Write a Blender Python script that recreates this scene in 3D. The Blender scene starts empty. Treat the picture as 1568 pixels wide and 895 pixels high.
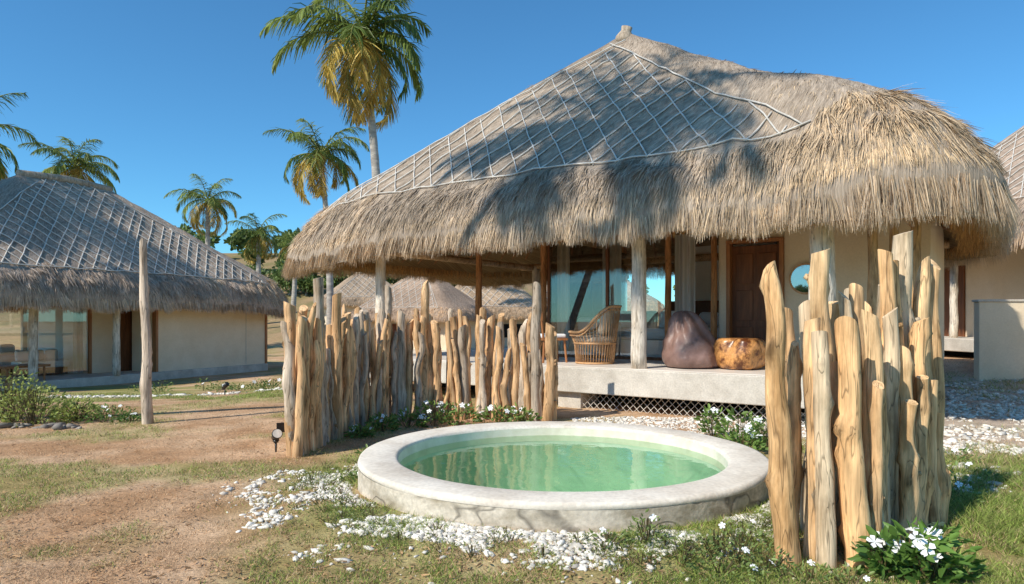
import bpy, math, random
import numpy as np
from mathutils import Vector, Matrix
R=np.random.RandomState(7); random.seed(7)
scene=bpy.context.scene
col=scene.collection
# ---------------------------------------------------------------- helpers
def ss(t): t=np.clip(t,0,1); return t*t*(3-2*t)
def _h(i,j,s): 
    v=np.sin(i*127.1+j*311.7+s*74.7)*43758.5453
    return v-np.floor(v)
def vn(x,y,s=0):
    x=np.asarray(x,float);y=np.asarray(y,float)
    i=np.floor(x);j=np.floor(y);fx=x-i;fy=y-j
    fx=fx*fx*(3-2*fx);fy=fy*fy*(3-2*fy)
    return (_h(i,j,s)*(1-fx)+_h(i+1,j,s)*fx)*(1-fy)+(_h(i,j+1,s)*(1-fx)+_h(i+1,j+1,s)*fx)*fy
def fbm(x,y,s=0,o=3):
    a=0;w=.5;t=0
    for k in range(o):
        a=a+w*vn(np.asarray(x)*2**k,np.asarray(y)*2**k,s+k);t+=w;w*=.5
    return a/t
def link(ob,parent=None):
    col.objects.link(ob)
    if parent: ob.parent=parent
    return ob
def empty(name,loc=(0,0,0),rz=0):
    e=bpy.data.objects.new(name,None);e.location=loc;e.rotation_euler=(0,0,rz);e.empty_display_size=.3
    return link(e)
def mesh_np(name,V,F,mat,C=None,parent=None,smooth=False,st=None):
    V=np.asarray(V,np.float32);F=np.asarray(F,np.int32)
    me=bpy.data.meshes.new(name);n=len(V);m,k=F.shape
    me.vertices.add(n);me.vertices.foreach_set('co',V.ravel())
    me.loops.add(m*k);me.loops.foreach_set('vertex_index',F.ravel())
    me.polygons.add(m);me.polygons.foreach_set('loop_start',np.arange(0,m*k,k,dtype=np.int32))
    me.update(calc_edges=True)
    if smooth: me.polygons.foreach_set('use_smooth',np.ones(m,bool))
    if C is not None:
        C=np.asarray(C,np.float32);
        a=me.color_attributes.new('col','FLOAT_COLOR','POINT')
        a.data.foreach_set('color',np.concatenate([C,np.ones((n,1),np.float32)],1).ravel())
    if st is not None:
        a=me.attributes.new('st','FLOAT_VECTOR','POINT');a.data.foreach_set('vector',np.asarray(st,np.float32).ravel())
    me.validate();me.materials.append(mat)
    return link(bpy.data.objects.new(name,me),parent)
class B:
    def __init__(s): s.V=[];s.F=[];s.C=[]
    def add(s,v,f,c=(1,1,1)):
        o=len(s.V);s.V+= [tuple(p) for p in v];s.F+=[tuple(i+o for i in q) for q in f]
        if len(v) and hasattr(c[0],'__len__'): s.C+=[tuple(q) for q in c]
        else: s.C+=[tuple(c)]*len(v)
    def make(s,name,mat,parent=None,smooth=False):
        me=bpy.data.meshes.new(name);me.from_pydata(s.V,[],s.F);me.update()
        a=me.color_attributes.new('col','FLOAT_COLOR','POINT')
        a.data.foreach_set('color',np.concatenate([np.array(s.C,np.float32).reshape(-1,3),np.ones((len(s.V),1),np.float32)],1).ravel())
        if smooth:
            for p in me.polygons:p.use_smooth=True
        me.materials.append(mat)
        return link(bpy.data.objects.new(name,me),parent)
def tube(pts,rad,n=8,cap=True):
    pts=[Vector(p) for p in pts];m=len(pts)
    if not hasattr(rad,'__len__'): rad=[rad]*m
    v=[];f=[]
    up=Vector((0,0,1))
    for i,p in enumerate(pts):
        t=(pts[min(i+1,m-1)]-pts[max(i-1,0)]).normalized()
        a=t.cross(up)
        if a.length<.05: a=t.cross(Vector((1,0,0)))
        a.normalize();b=t.cross(a)
        if i==0: a0=a
        if a.dot(a0)<0: a=-a;b=-b
        a0=a
        for j in range(n):
            q=2*math.pi*j/n
            v.append(p+(a*math.cos(q)+b*math.sin(q))*rad[i])
    for i in range(m-1):
        for j in range(n):
            f.append((i*n+j,i*n+(j+1)%n,(i+1)*n+(j+1)%n,(i+1)*n+j))
    if cap:
        f.append(tuple(range(n))[::-1]);f.append(tuple((m-1)*n+j for j in range(n)))
    return v,f
def boxvf(c,s):
    cx,cy,cz=c;sx,sy,sz=[q/2 for q in s]
    v=[(cx+a*sx,cy+b*sy,cz+d*sz) for a in(-1,1) for b in(-1,1) for d in(-1,1)]
    return v,[(0,1,3,2),(4,6,7,5),(0,4,5,1),(2,3,7,6),(0,2,6,4),(1,5,7,3)]
def box(name,c,s,mat,parent=None,bev=.008,rz=0):
    b=B();v,f=boxvf((0,0,0),s);b.add(v,f)
    o=b.make(name,mat,parent);o.location=c;o.rotation_euler[2]=rz
    if bev:
        m=o.modifiers.new('bev','BEVEL');m.width=bev;m.segments=2
    return o
# ---------------------------------------------------------------- materials
def newmat(name):
    m=bpy.data.materials.new(name);m.use_nodes=True;nt=m.node_tree
    return m,nt,nt.nodes['Principled BSDF']
def N(nt,t,**k):
    n=nt.nodes.new(t)
    for a,b in k.items(): setattr(n,a,b)
    return n
def setin(n,**k):
    for a,b in k.items(): n.inputs[a.replace('_',' ')].default_value=b
def noise_col(name,c1,c2,scale=(5,5,5),rough=.8,detail=6,bump=.2,attr=False,contrast=(.35,.65),coord='Object',spec=.3,fine=None,bd=.01,trans=0,crack=None):
    m,nt,p=newmat(name);L=nt.links
    if coord=='st':
        tc=N(nt,'ShaderNodeAttribute',attribute_name='st');out=tc.outputs['Vector']
    else:
        tc=N(nt,'ShaderNodeTexCoord');out=tc.outputs[coord]
    mp=N(nt,'ShaderNodeMapping');mp.inputs['Scale'].default_value=scale;L.new(out,mp.inputs[0])
    no=N(nt,'ShaderNodeTexNoise');setin(no,Scale=1.0,Detail=detail,Roughness=.65);L.new(mp.outputs[0],no.inputs['Vector'])
    cr=N(nt,'ShaderNodeValToRGB');cr.color_ramp.elements[0].position=contrast[0];cr.color_ramp.elements[1].position=contrast[1]
    cr.color_ramp.elements[0].color=(*c1,1);cr.color_ramp.elements[1].color=(*c2,1);L.new(no.outputs[0],cr.inputs[0])
    res=cr.outputs[0]
    def mulby(res,sock):
        mx=N(nt,'ShaderNodeMix',data_type='RGBA',blend_type='MULTIPLY');mx.inputs[0].default_value=1
        L.new(res,mx.inputs[6]);L.new(sock,mx.inputs[7]);return mx.outputs[2]
    if fine:
        m2=N(nt,'ShaderNodeMapping');m2.inputs['Scale'].default_value=fine[0];L.new(out,m2.inputs[0])
        n2=N(nt,'ShaderNodeTexNoise');setin(n2,Scale=1.0,Detail=3);L.new(m2.outputs[0],n2.inputs['Vector'])
        r2=N(nt,'ShaderNodeMapRange');setin(r2,From_Min=.3,From_Max=.7,To_Min=fine[1],To_Max=fine[2]);L.new(n2.outputs[0],r2.inputs[0])
        res=mulby(res,r2.outputs[0])
    if crack:
        m3=N(nt,'ShaderNodeMapping');m3.inputs['Scale'].default_value=crack;L.new(out,m3.inputs[0])
        n3=N(nt,'ShaderNodeTexNoise');setin(n3,Scale=1.0,Detail=2,Distortion=.4);L.new(m3.outputs[0],n3.inputs['Vector'])
        s1=N(nt,'ShaderNodeMath',operation='SUBTRACT');s1.inputs[1].default_value=.5;L.new(n3.outputs[0],s1.inputs[0])
        s2=N(nt,'ShaderNodeMath',operation='ABSOLUTE');L.new(s1.outputs[0],s2.inputs[0])
        r3=N(nt,'ShaderNodeMapRange');setin(r3,From_Min=.0,From_Max=.022,To_Min=.42,To_Max=1.0);L.new(s2.outputs[0],r3.inputs[0])
        res=mulby(res,r3.outputs[0])
    if attr:
        at=N(nt,'ShaderNodeAttribute',attribute_name='col');res=mulby(res,at.outputs['Color'])
    L.new(res,p.inputs['Base Color']);setin(p,Roughness=rough);p.inputs['Specular IOR Level'].default_value=spec
    if trans:
        tr=N(nt,'ShaderNodeBsdfTranslucent');L.new(res,tr.inputs[0]);ms=N(nt,'ShaderNodeMixShader');ms.inputs[0].default_value=trans
        L.new(p.outputs[0],ms.inputs[1]);L.new(tr.outputs[0],ms.inputs[2]);L.new(ms.outputs[0],nt.nodes['Material Output'].inputs[0])
    if bump:
        bu=N(nt,'ShaderNodeBump');setin(bu,Strength=bump,Distance=bd)
        if crack:
            ad=N(nt,'ShaderNodeMath',operation='ADD');L.new(r3.outputs[0],ad.inputs[0]);L.new(n2.outputs[0],ad.inputs[1]);L.new(ad.outputs[0],bu.inputs['Height'])
        elif fine: L.new(n2.outputs[0],bu.inputs['Height'])
        else: L.new(no.outputs[0],bu.inputs['Height'])
        L.new(bu.outputs[0],p.inputs['Normal'])
    return m
W1=(.82,.82,.82);W2=(1.12,1.12,1.12)
M_thatch=noise_col('thatch_surface',(.26,.20,.15),(.60,.485,.375),(7,3.5,1),.95,8,.8,contrast=(.3,.7),coord='st',spec=.05,bd=.03,fine=((45,8,1),.6,1.2),attr=True)
M_under=noise_col('thatch_underside',(.28,.18,.09),(.52,.37,.21),(14,2,1),.95,6,.8,coord='st',spec=.05,bd=.03,fine=((50,3,1),.55,1.15))
M_strand=noise_col('thatch_straw',W1,W2,(3,3,3),.85,3,0,attr=True,spec=.15,trans=.2)
M_strandcap=noise_col('ridge_straw',(.26,.20,.14),(.52,.42,.32),(20,20,3),.9,5,.6)
M_log=noise_col('weathered_log',(.64,.56,.46),(1.14,1.10,1.04),(6,6,1.8),.75,6,.6,attr=True,contrast=(.34,.56),spec=.2,fine=((60,60,4),.68,1.15),bd=.006,crack=(16,16,1.3))
M_bamboo=noise_col('bamboo_batten',(.50,.46,.40),(.74,.69,.62),(6,6,6),.6,3,.1)
M_dkwood=noise_col('dark_timber',(.12,.045,.02),(.24,.09,.035),(14,14,1.5),.5,5,.15)
M_redwood=noise_col('red_timber',(.28,.11,.04),(.46,.20,.08),(14,14,1.5),.45,5,.15)
M_plaster=noise_col('cream_plaster',(.76,.62,.44),(.84,.70,.52),(1.5,1.5,1.5),.85,6,.15,fine=((30,30,30),.95,1.04))
M_inwall=noise_col('interior_white_plaster',(.80,.78,.73),(.87,.85,.80),(1.5,1.5,1.5),.85,6,.05)
M_concrete=noise_col('concrete',(.46,.41,.34),(.72,.66,.57),(2.6,2.6,2.6),.8,8,.35,contrast=(.3,.65),fine=((40,40,40),.85,1.08))
M_floor=noise_col('polished_cement_floor',(.68,.61,.53),(.78,.71,.63),(2,2,2),.45,6,.05)
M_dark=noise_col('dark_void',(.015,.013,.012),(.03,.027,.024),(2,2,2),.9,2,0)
M_black=noise_col('black_metal',(.012,.012,.013),(.025,.025,.026),(20,20,20),.4,2,.05,spec=.5)
M_white=noise_col('white_linen',(.82,.82,.82),(.9,.9,.89),(6,6,6),.9,4,.3)
M_curtain=noise_col('curtain_fabric',(.52,.48,.43),(.68,.63,.57),(20,20,1),.9,3,.1)
M_leaf=noise_col('foliage',(.75,.75,.75),(1.2,1.2,1.2),(2,2,2),.5,3,0,attr=True,spec=.4,trans=.3)
M_grass=noise_col('grass_blades',(.8,.8,.8),(1.15,1.15,1.15),(4,4,4),.7,3,0,attr=True,spec=.2,trans=.25)
M_flower=noise_col('white_petals',(.82,.82,.80),(.9,.9,.88),(9,9,9),.6,2,0)
M_stone=noise_col('white_coral_gravel',(.68,.63,.56),(.92,.89,.83),(7,7,7),.85,6,.3,contrast=(.3,.55),attr=True)
M_tile=noise_col('pool_green_plaster',(.42,.60,.46),(.60,.76,.60),(1.4,1.4,1.4),.6,5,.1)
M_rimin=noise_col('pool_inner_plaster',(.70,.65,.50),(.84,.79,.65),(5,5,5),.6,5,.15)
M_palmtrunk=noise_col('palm_bark',(.28,.25,.22),(.52,.47,.41),(3,3,9),.9,5,.5,bd=.03)
M_bag=noise_col('bean_bag_leather',(.19,.11,.088),(.29,.18,.15),(5,5,5),.42,5,.5,bd=.03,spec=.4)
M_burl=noise_col('burl_wood',(.13,.04,.012),(.66,.31,.10),(6,6,5),.32,7,.2,contrast=(.42,.56),spec=.5,fine=((30,30,30),.75,1.15))
M_rattan=noise_col('rattan_cane',(.52,.28,.12),(.70,.42,.22),(14,14,14),.5,3,.1)
M_cush=noise_col('beige_cushion',(.60,.52,.40),(.68,.60,.47),(12,12,12),.9,3,.2)
# ground
mg,nt,p=newmat('dry_lawn_soil');L=nt.links
at=N(nt,'ShaderNodeAttribute',attribute_name='col');tc=N(nt,'ShaderNodeTexCoord')
n1=N(nt,'ShaderNodeTexNoise');setin(n1,Scale=3.0,Detail=9,Roughness=.75);L.new(tc.outputs['Object'],n1.inputs['Vector'])
n2=N(nt,'ShaderNodeTexNoise');setin(n2,Scale=45.0,Detail=5,Roughness=.7);L.new(tc.outputs['Object'],n2.inputs['Vector'])
r1=N(nt,'ShaderNodeMapRange');setin(r1,From_Min=.3,From_Max=.7,To_Min=.68,To_Max=1.2);L.new(n1.outputs[0],r1.inputs[0])
r2=N(nt,'ShaderNodeMapRange');setin(r2,From_Min=.3,From_Max=.7,To_Min=.6,To_Max=1.3);L.new(n2.outputs[0],r2.inputs[0])
mu=N(nt,'ShaderNodeMath',operation='MULTIPLY');L.new(r1.outputs[0],mu.inputs[0]);L.new(r2.outputs[0],mu.inputs[1])
mx=N(nt,'ShaderNodeMix',data_type='RGBA',blend_type='MULTIPLY');mx.inputs[0].default_value=1
L.new(at.outputs['Color'],mx.inputs[6]);L.new(mu.outputs[0],mx.inputs[7]);L.new(mx.outputs[2],p.inputs['Base Color'])
setin(p,Roughness=.95);p.inputs['Specular IOR Level'].default_value=.05
bu=N(nt,'ShaderNodeBump');setin(bu,Strength=.7,Distance=.03);L.new(n2.outputs[0],bu.inputs['Height']);L.new(bu.outputs[0],p.inputs['Normal'])
def clear(name,tint,rough,ior,bump=0,bs=3,base=0.0):
    m,nt,p=newmat(name);L=nt.links;nt.nodes.remove(p);o=nt.nodes['Material Output']
    t=N(nt,'ShaderNodeBsdfTransparent');t.inputs[0].default_value=(*tint,1)
    g=N(nt,'ShaderNodeBsdfGlossy');g.inputs['Roughness'].default_value=rough
    fr=N(nt,'ShaderNodeFresnel');fr.inputs[0].default_value=ior
    ad=N(nt,'ShaderNodeMath',operation='ADD');ad.inputs[1].default_value=base;ad.use_clamp=True;L.new(fr.outputs[0],ad.inputs[0])
    mix=N(nt,'ShaderNodeMixShader');L.new(ad.outputs[0],mix.inputs[0]);L.new(t.outputs[0],mix.inputs[1]);L.new(g.outputs[0],mix.inputs[2])
    L.new(mix.outputs[0],o.inputs[0])
    if bump:
        tc=N(nt,'ShaderNodeTexCoord');no=N(nt,'ShaderNodeTexNoise');setin(no,Scale=bs,Detail=2,Distortion=.5);L.new(tc.outputs['Object'],no.inputs['Vector'])
        b=N(nt,'ShaderNodeBump');setin(b,Strength=bump,Distance=.05);L.new(no.outputs[0],b.inputs['Height'])
        L.new(b.outputs[0],g.inputs['Normal']);L.new(b.outputs[0],fr.inputs['Normal'])
    return m
M_glass=clear('window_glass',(.94,.96,.95),.0,1.5,base=.05)
M_water=clear('pool_water',(.77,.92,.83),.02,1.33,bump=.075,bs=4.5)
# ---------------------------------------------------------------- terrain
PC=(.45,6.39);PR=1.85
def G(x,y):
    x=np.asarray(x,float);y=np.asarray(y,float)
    z=-.55*ss((y-9)/13)*ss((-x-2)/6)
    z=z+14*ss((y-42)/85)*ss((40-x)/60)
    z=z+.5*ss((x-8.5)/3)*ss((y-13.5)/4)
    r=np.hypot(x-PC[0],y-PC[1])
    z=z+.05*(fbm(x*.5,y*.5,3)-.5)*ss((r-2)/2)
    z=z+.085*ss((2.9-r)/.8)*ss((6.6-y)/1.6)
    return z
def greenmask(x,y):
    n=fbm(x*.9,y*.9,11,4)
    g=ss((n-.46)/.16)*.62
    r=np.hypot(x-PC[0],y-PC[1])
    g=np.maximum(g,ss((3.2-r)/1.2)*(.35+.75*ss((n-.38)/.2)))
    g=np.maximum(g,ss((x-2.6)/.9)*ss((8.2-y)/1.5)*(.75+.5*n))
    g=np.maximum(g,ss((4.9-y)/1.0)*ss((x+1.9)/1.6)*(.4+.8*n))
    g=np.maximum(g,ss((y-11)/3)*ss((24-y)/4)*ss((-3.0-x)/2)*ss((n-.3)/.2)*.95)
    return np.clip(g,0,1)
def lawncol(x,y,br=1.0):
    g=greenmask(x,y)[...,None];n=fbm(x*2.2,y*2.2,5,4)[...,None];n=ss((n-.25)/.5)
    dry=np.array([.50,.29,.155])*(1-n)+np.array([.71,.48,.30])*n
    gr=np.array([.29,.28,.09])*(1-n)+np.array([.42,.38,.16])*n
    c=dry*(1-g)+gr*g
    wr=(ss((x-3.6)/1)*ss((y-7.2)/1)*ss((17-y)/2)*ss((13-x)/2))[...,None]*.75
    c=c*(1-wr)+np.array([.60,.52,.44])*wr
    far=ss((np.asarray(y)-40)/20)[...,None]
    c=c*(1-far)+(np.array([.44,.30,.17])*(1-n)+np.array([.26,.22,.10])*n)*far
    return c*br
u=np.linspace(-1,1,321);g1=np.sinh(u*5.6)/np.sinh(5.6)*420
gx,gy=np.meshgrid(g1,g1+7);gz=G(gx,gy)
n=321;hole=(np.hypot(gx-PC[0],gy-PC[1])<1.72)
V=np.stack([gx,gy,gz],-1).reshape(-1,3);idx=np.arange(n*n).reshape(n,n)
F=np.stack([idx[:-1,:-1],idx[:-1,1:],idx[1:,1:],idx[1:,:-1]],-1).reshape(-1,4)
hv=hole.reshape(-1);F=F[~hv[F].any(1)]
mesh_np('ground',V,F,mg,lawncol(gx,gy).reshape(-1,3),smooth=True)
# ---------------------------------------------------------------- thatch roof
PK=np.array([0,.12,.25,.5,.7,.85,.93,.975,1.0]);PF=np.array([1,.905,.80,.585,.415,.29,.215,.145,.075])
def dirblades(Bp,D,Wd,Ln,w,droop,C):
    n=len(Bp);Ln=Ln[:,None];w=w[:,None]
    mid=Bp+D*Ln*.5;D2=D.copy();D2[:,2]-=droop;D2/=np.linalg.norm(D2,axis=1)[:,None]
    tip=mid+D2*Ln*.5
    V=np.stack([Bp-Wd*w/2,Bp+Wd*w/2,mid-Wd*w*.45,mid+Wd*w*.45,tip-Wd*w*.12,tip+Wd*w*.12],1).reshape(-1,3)
    o=(np.arange(n)*6)[:,None]
    F=np.stack([o+np.array([[0,1,3,2]]),o+np.array([[2,3,5,4]])],1).reshape(-1,4)
    return V,F,np.repeat(C,6,axis=0)
GREY=np.array([.55,.455,.365]);TAN=np.array([.78,.585,.37])
def roof(parent,x0,x1,y0,y1,xa,xb,ztop,ztip,seed,ns=40000,nf=16000,rb=0.0,net=True,tone=(1,1,1),rafters=True,sw=.014,droopr=.08,nsp=.5,ntr=.014):
    rs=np.random.RandomState(seed);yc=(y0+y1)/2;hy=(y1-y0)/2;dz=ztop-ztip;P=7.
    def kk(x,y):
        kx=np.where(x>xb,(x-xb)/(x1-xb),np.where(x<xa,(xa-x)/(xa-x0),0));ky=np.abs(y-yc)/hy
        k=(np.abs(kx)**P+ky**P)**(1/P);q=kx*ky/np.maximum(k,1e-4)**2;c=ss((q-.4)/.42)
        cb=np.where(kx>ky,ss((q-.35)/.45),ss((q-.62)/.2));return k,c,cb
    def H(x,y):
        k,c,cb=kk(x,y);z=ztip+dz*np.interp(k,PK,PF)
        z=z+cb*(x>xb)*rb*np.exp(-((k-.8)/.24)**2)
        z=z+ .14*(fbm(x*1.2,y*1.2,seed,3)-.5)*np.clip(k*3,0,1)+(.06+.10*ss((k-.85)/.1))*(fbm(x*5,y*5,seed+4,2)-.5)
        return z-c*np.where(x>xb,droopr,.2)*ss((k-.85)/.15)
    NU=320
    def per(t):
        t=np.asarray(t)%1;Lx=x1-x0;Ly=y1-y0;T=2*(Lx+Ly);d=t*T
        px=np.where(d<Lx,x0+d,np.where(d<Lx+Ly,x1,np.where(d<2*Lx+Ly,x1-(d-Lx-Ly),x0)))
        py=np.where(d<Lx,y0,np.where(d<Lx+Ly,y0+(d-Lx),np.where(d<2*Lx+Ly,y1,y1-(d-2*Lx-Ly))))
        rx=np.clip(px,xa,xb);ry=np.full_like(px,yc)
        k,_,_=kk(px,py)
        return rx,ry,rx+(px-rx)/k,ry+(py-ry)/k,d
    t=np.linspace(0,1,NU,endpoint=False);rx,ry,px,py,dd=per(t)
    rows=[];sts=[];wav=.05*(fbm(dd*2.0,0*dd,seed+9,2)-.5)
    ks=np.concatenate([[.004],np.linspace(.04,.9,22),np.linspace(.92,1,8)])
    for k in ks:
        x=rx+(px-rx)*k;y=ry+(py-ry)*k;rows.append(np.stack([x,y,H(x,y)],1));sts.append(np.stack([dd*(.3+.7*k),0*dd+k*6,0*dd],1))
    ntop=len(rows)
    _,cc,_=kk(px,py);dr=np.where(px>xb,droopr,.2);tipz=ztip+.06-dr*cc+wav
    under=[(.99,0),(.95,.05),(.85,None),(.6,None),(.3,None),(.02,None)]
    for k,dzv in under:
        x=rx+(px-rx)*k;y=ry+(py-ry)*k
        z=tipz+dzv if dzv is not None else (ztop-.6)+(ztip+.05-.1*cc-(ztop-.6))*k
        rows.append(np.stack([x,y,z],1));sts.append(np.stack([dd*(.3+.7*k),0*dd+k*6,0*dd],1))
    V=np.concatenate(rows);st=np.concatenate(sts);nr=len(rows)
    I=np.arange(nr*NU).reshape(nr,NU);J=np.roll(I,-1,axis=1)
    F=np.stack([I[:-1],J[:-1],J[1:],I[1:]],-1)
    Ft=F[:ntop].reshape(-1,4);Fu=F[ntop-1+1:].reshape(-1,4)
    ctone=np.tile(np.array(tone),(len(V),1))*(.72+.56*fbm(V[:,0]*.8,V[:,1]*.8,seed+20,3))[:,None]
    mesh_np('thatch_roof',V,Ft,M_thatch,ctone,parent,True,st)
    mesh_np('thatch_underside',V,Fu,M_under,None,parent,True,st)
    def grad(x,y):
        e=.06;gx=(H(x+e,y)-H(x-e,y))/(2*e);gy=(H(x,y+e)-H(x,y-e))/(2*e);return gx,gy
    def mk(n,kmin,kmax,lmin,lmax,tilt,fr):
        tt=rs.rand(n);rx,ry,px,py,d=per(tt);k=np.sqrt(rs.uniform(kmin**2,kmax**2,n))
        if fr: k=k-.05*(fbm(d*2.5,0*d,seed+77,2)-.5)*2*(k<kmin+.05);
        x=rx+(px-rx)*k;y=ry+(py-ry)*k;z=H(x,y);gx,gy=grad(x,y)
        h=np.stack([-gx,-gy,0*gx],1);hn=np.linalg.norm(h,axis=1)[:,None]+1e-6;h/=hn
        g=hn[:,0];g=np.clip(g,.2,2.2);
        D=np.stack([h[:,0],h[:,1],-g],1)
        sw_=(fbm(d*4,k*26,seed+55,3)-.5)*(1.5 if fr else .3)
        D+=np.stack([-h[:,1]*sw_,h[:,0]*sw_,0*sw_],1)
        D+=rs.normal(0,.17,(n,3));D/=np.linalg.norm(D,axis=1)[:,None]
        nrm=np.stack([h[:,0]*g,h[:,1]*g,np.ones(n)],1);nrm/=np.linalg.norm(nrm,axis=1)[:,None]
        tuft=.5+1.3*ss((fbm(d*5,k*30,seed+66,2)-.45)/.3) if fr else 1
        D+=nrm*(rs.uniform(0,tilt,n)*tuft)[:,None];D/=np.linalg.norm(D,axis=1)[:,None]
        Wd=np.cross(D,nrm);Wd/=np.linalg.norm(Wd,axis=1)[:,None]
        Wd+=nrm*rs.normal(0,.4 if fr else .25,n)[:,None];Wd/=np.linalg.norm(Wd,axis=1)[:,None]
        Bp=np.stack([x,y,z],1)-nrm*.01
        Ln=rs.uniform(lmin,lmax,n)*np.where(k>.955,.7,1)
        pt=fbm(x*.8,y*.8,seed+20,3)
        tf=.8+.4*fbm(d*6,k*30,seed+88,2)
        b=rs.uniform(.6,1.2,n)*(.72+.56*pt)*tf
        _,c,_=kk(x,y)
        mixv=np.clip((.15+.9*ss((pt-.5)/.3)*.5+ (.55*ss((k-.95)/.05) if fr else 0)+.6*c*(x>xb)*(k>.7)+rs.normal(0,.15,n)),0,1)[:,None]
        C=(GREY*(1-mixv)+TAN*mixv)*b[:,None]*np.array(tone)
        return dirblades(Bp,D,Wd,Ln,rs.uniform(.6,1.3,n)*sw,rs.uniform(.05,.35,n),C)
    parts=[mk(int(ns*.35),.05,.88,.06,.2,.06,False),mk(int(ns*.65),.86,.985,.18,.42,.2,True)]
    n=nf;tt=rs.rand(n);rx,ry,px,py,d=per(tt);kq=rs.uniform(.955,1.0,n);x=rx+(px-rx)*kq;y=ry+(py-ry)*kq
    _,c,_=kk(px,py);top=H(x,y)
    rag=.22*(fbm(d*3.0,0*d,seed+31,3)-.5)+.12*(vn(d*9,0*d,seed+33)-.5)
    tz=ztip-np.where(px>xb,droopr,.2)*c+rag+rs.uniform(-.08,.08,n)
    z=top-rs.uniform(0,.15,n)
    h=np.stack([px-rx,py-ry],1);h/=np.linalg.norm(h,axis=1)[:,None]
    sw_=(vn(d*6,0*d,seed+99)-.5)*.5;o_=.15+.2*(vn(d*7,0*d,seed+98)-.5)
    D=np.stack([h[:,0]*o_-h[:,1]*sw_,h[:,1]*o_+h[:,0]*sw_,-np.ones(n)],1)+rs.normal(0,.10,(n,3));D/=np.linalg.norm(D,axis=1)[:,None]
    Wd=np.stack([-h[:,1],h[:,0],0*tt],1)+rs.normal(0,.4,(n,3));Wd/=np.linalg.norm(Wd,axis=1)[:,None]
    b=rs.uniform(.6,1.25,n);mv=rs.uniform(.2,.95,n)[:,None]
    C=(GREY*(1-mv)+TAN*mv)*b[:,None]*np.array(tone)
    parts.append(dirblades(np.stack([x,y,z],1),D,Wd,np.maximum(z-tz,.12),rs.uniform(.6,1.4,n)*sw,rs.uniform(0,.3,n),C))
    n=nf//3;tt=rs.rand(n);rx,ry,px,py,d=per(tt);kq=rs.uniform(.90,.97,n);x=rx+(px-rx)*kq;y=ry+(py-ry)*kq
    z=ztip+.25+0*x;D=np.stack([0*x,0*x,-np.ones(n)],1)+rs.normal(0,.2,(n,3));D/=np.linalg.norm(D,axis=1)[:,None]
    Wd=rs.normal(0,1,(n,3));Wd[:,2]=0;Wd/=np.linalg.norm(Wd,axis=1)[:,None]
    C=np.array([.54,.32,.14])*rs.uniform(.6,1.3,n)[:,None]
    parts.append(dirblades(np.stack([x,y,z],1),D,Wd,rs.uniform(.12,.26,n),rs.uniform(.8,1.5,n)*sw,0*x,C))
    VV=[];FF=[];CC=[];o=0
    for a,f,c in parts: VV.append(a);FF.append(f+o);CC.append(c);o+=len(a)
    mesh_np('thatch_straw_fringe',np.concatenate(VV),np.concatenate(FF),M_strand,np.concatenate(CC),parent)
    if net:
        b=B()
        def poly(pts):
            if len(pts)>1: 
                v,f=tube(pts,ntr,5);b.add(v,f)
        smin=.125*hy;smax=hy*.97;rin=.95+1.2*rb
        def lim(s):
            f=s/hy;return x0+(xa-x0)*f+.75, x1+(xb-x1)*f-.75-rin*.35*(1-f)-rb*.8*(1-f)
        def inside(x,s):
            xl,xr=lim(s);return (x>xl)&(x<xr)
        sg=np.linspace(smin,smax,44)
        for sign in(-1,1):
            for a in np.arange(x0-8,x1+8,nsp):
                x=a+rs.normal(0,.03)+sign*.95*sg+rs.normal(0,.02,len(sg)).cumsum()*.2
                ok=inside(x,sg);cur=[]
                for i in range(len(sg)):
                    if ok[i]: cur.append((x[i],y0+sg[i],float(H(x[i],y0+sg[i]))+.032))
                    else:
                        poly(cur);cur=[]
                poly(cur)
        xl,xr=lim(smin);xs=np.linspace(xl-.1,xr+.1,40);poly([(x,y0+smin,float(H(x,y0+smin))+.05) for x in xs])
        for side in(0,1):
            poly([(lim(s)[side],y0+s,float(H(lim(s)[side],y0+s))+.05) for s in np.linspace(smin,smax*.95,24)])
        b.make('bamboo_net',M_bamboo,parent,True)
    if rafters:
        b=B()
        for tq in np.arange(0,1,1/64.):
            rx,ry,px,py,d=per(np.array([tq]));pts=[]
            for k in(.96,.6,.3,.05):
                x=rx+(px-rx)*k;y=ry+(py-ry)*k;pts.append((x[0],y[0],(ztop-.6)+(ztip+.06-(ztop-.6))*k-.06))
            v,f=tube(pts,.035,6);b.add(v,f)
        b.make('bamboo_rafters',M_redwood,parent,True)
    b=B();
    pts=[(xa-.12,yc,ztop-.05),((xa+xb)/2,yc,ztop+.05),(xb+.12,yc,ztop-.05)] if xb-xa>.5 else [(xa,yc,ztop-.22),(xa,yc,ztop-.05),(xa+.03,yc,ztop+.06),(xa+.05,yc,ztop+.14)]
    v,f=tube(pts,[.14]*3 if len(pts)==3 else [.24,.19,.11,.12],12);b.add(v,f,(1,1,1))
    b.make('ridge_cap',M_strandcap,parent,True)
    return H
def column(b,x,y,z0,z1,r,c=(.42,.39,.35),sd=0,lean=(0,0)):
    rr=random.Random(sd);m=10;pts=[];rad=[]
    for i in range(m):
        t=i/(m-1);pts.append((x+lean[0]*t+rr.uniform(-.008,.008),y+lean[1]*t+rr.uniform(-.008,.008),z0+(z1-z0)*t));rad.append(r*(1.08-.16*t)*rr.uniform(.95,1.05))
    v,f=tube(pts,rad,12);b.add(v,f,c)
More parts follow.
